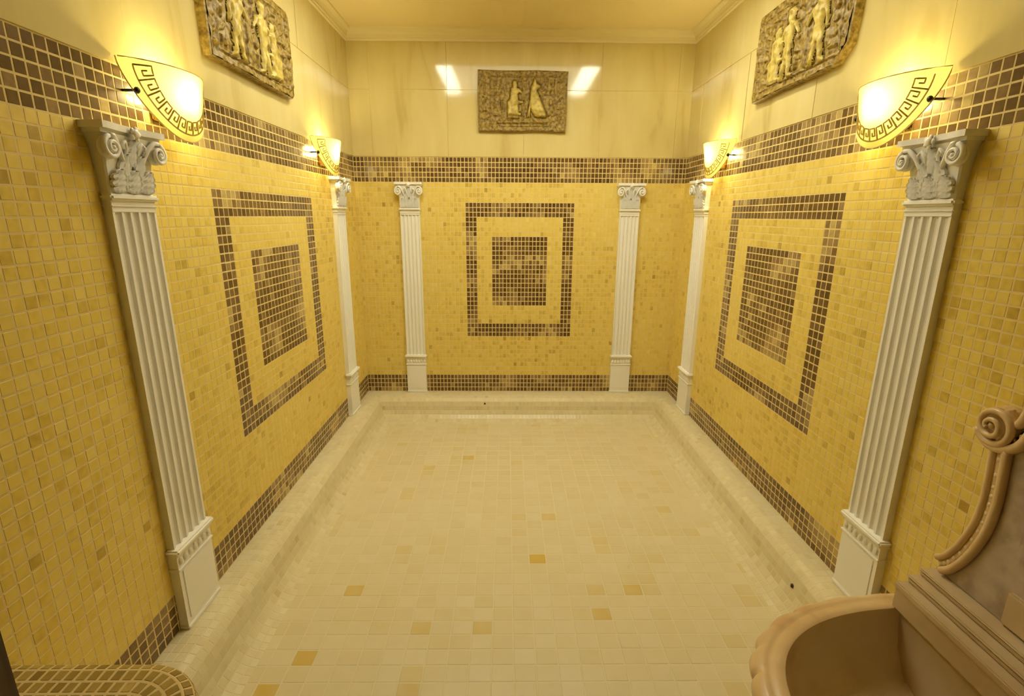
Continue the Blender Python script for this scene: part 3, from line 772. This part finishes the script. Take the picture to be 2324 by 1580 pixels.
for s in (-1, 1):
    X_ = Vector((1, 0, 0))
    bm = bmesh.new()      # two raised fillets with beads between them
    def offs(path, d):
        o = []
        for i, (y, z) in enumerate(path):
            a, b = path[max(i-1, 0)], path[min(i+1, len(path)-1)]; t = Vector((b[0]-a[0], b[1]-a[1])).normalized(); o.append((y+t.y*d, z-t.x*d))
        return o
    for d_, r_ in ((.012, .0085), (-.020, .0105)):
        sweep(bm, [(-.030, s*y, z) for y, z in offs(ARM, d_)], r_, 8, up=X_)
    sweep(bm, [(-.022, s*y, z) for y, z in offs(ARM, -.004)], .014, 8, up=X_, flat=.7)
    mb = mesh_obj('scroll_moulding', bm_mesh('scroll_moulding', bm, True), M['rose'], bp)
    pa = offs(ARM, -.004)
    for i in range(3, len(pa)-2, 3):
        bm = bmesh.new(); ball(bm, (0, 0, 0), .0062, .6, 1, 1, 8, 6)
        bd = mesh_obj('bead', bm_mesh('bead', bm, True), M['rose_lightened'], mb); bd.location = (-.030, s*pa[i][0], pa[i][1])
    bm = bmesh.new(); pp, rr = [], []        # volute
    for i in range(72):
        f_ = i/71; th = -math.pi*.15-f_*2*math.pi*2.1; r_ = .042*(1-f_)**.9+.005
        pp.append((-.034-.018*f_, s*(VC[0]+r_*math.cos(th)), VC[1]+r_*math.sin(th))); rr.append(.0090*(1-.45*f_))
    sweep(bm, pp, rr, 8, up=X_); ball(bm, (-.045, s*VC[0], VC[1]), .008, .8, 1, 1)
    vo = mesh_obj('volute', bm_mesh('volute', bm, True), M['rose'], bp)
    bm = bmesh.new(); bmesh.ops.create_cone(bm, cap_ends=True, segments=28, radius1=.046, radius2=.042, depth=.028, matrix=Matrix.Translation((-.016, s*VC[0], VC[1])) @ Matrix.Rotation(math.pi/2*-1, 4, 'Y'))
    mesh_obj('volute_disc', bm_mesh('volute_disc', bm), M['rose'], vo)
    bm = bmesh.new()
    T1 = cat([(.318, .412), (.30, .392), (.275, .383), (.245, .390), (.216, .415), (.195, .47), (.165, .56), (.11, .65), (.05, .70)])
    T2 = cat([(.262, .478), (.244, .452), (.230, .463), (.214, .52), (.19, .60), (.13, .69), (.05, .745)])
    sweep(bm, [(-.030, s*y, z) for y, z in T1], .012, 8, up=X_); sweep(bm, [(-.028, s*y, z) for y, z in T2], .010, 8, up=X_)
    for i in range(3, len(T1)-4, 4): ball(bm, (-.028, s*(T1[i][0]+.004), T1[i][1]+.020), .006, .6, 1, 1, 8, 6)
    mesh_obj('upper_scroll', bm_mesh('upper_scroll', bm, True), M['rose'], bp)
bm = bmesh.new(); ball(bm, (-.030, 0, .16), .05, .45, 1, 1, 20, 12)
for k in range(10):
    th = 2*math.pi*k/10; ball(bm, (-.028, .095*math.cos(th), .16+.095*math.sin(th)), .04, .4, 1, 1, 12, 8)
mesh_obj('carved_rosette', bm_mesh('carved_rosette', bm, True), M['rose'], bp)
bm = bmesh.new(); sweep(bm, [(-.04, 0, .165), (-.10, 0, .165), (-.125, 0, .155), (-.13, 0, .135)], .012, 10, up=Vector((0, 1, 0)))
mesh_obj('tap_spout', bm_mesh('tap_spout', bm, True), M['brass'], bp)

# ------------------------------------------------------------------ small water nozzles set into the cove
def nozzle(loc, nrm, lab, r):
    o_ = empty('water_nozzle', loc); o_.rotation_euler = Vector(nrm).to_track_quat('Z', 'Y').to_euler()
    bm = bmesh.new(); bmesh.ops.create_cone(bm, cap_ends=True, segments=16, radius1=r, radius2=r*.85, depth=.006)
    mesh_obj('collar', bm_mesh('collar', bm), M['dark_wood'], o_)
    bm = bmesh.new(); ball(bm, (0, 0, .003), r*.55, 1, 1, .5)
    mesh_obj('jet', bm_mesh('jet', bm, True), M['black'], o_)
    tag(o_, lab, 'nozzle', 'water nozzles set into the tiled cove')
nozzle((XW-.158*SQ, 1.555, -.068), (-.97, 0, .25), 'small dark round nozzle in the right-hand cove near the basin', .009)
nozzle((-.235, YD-.150, -.040), (0, -.95, .3), 'tiny dark nozzle in the cove below the back wall', .007)
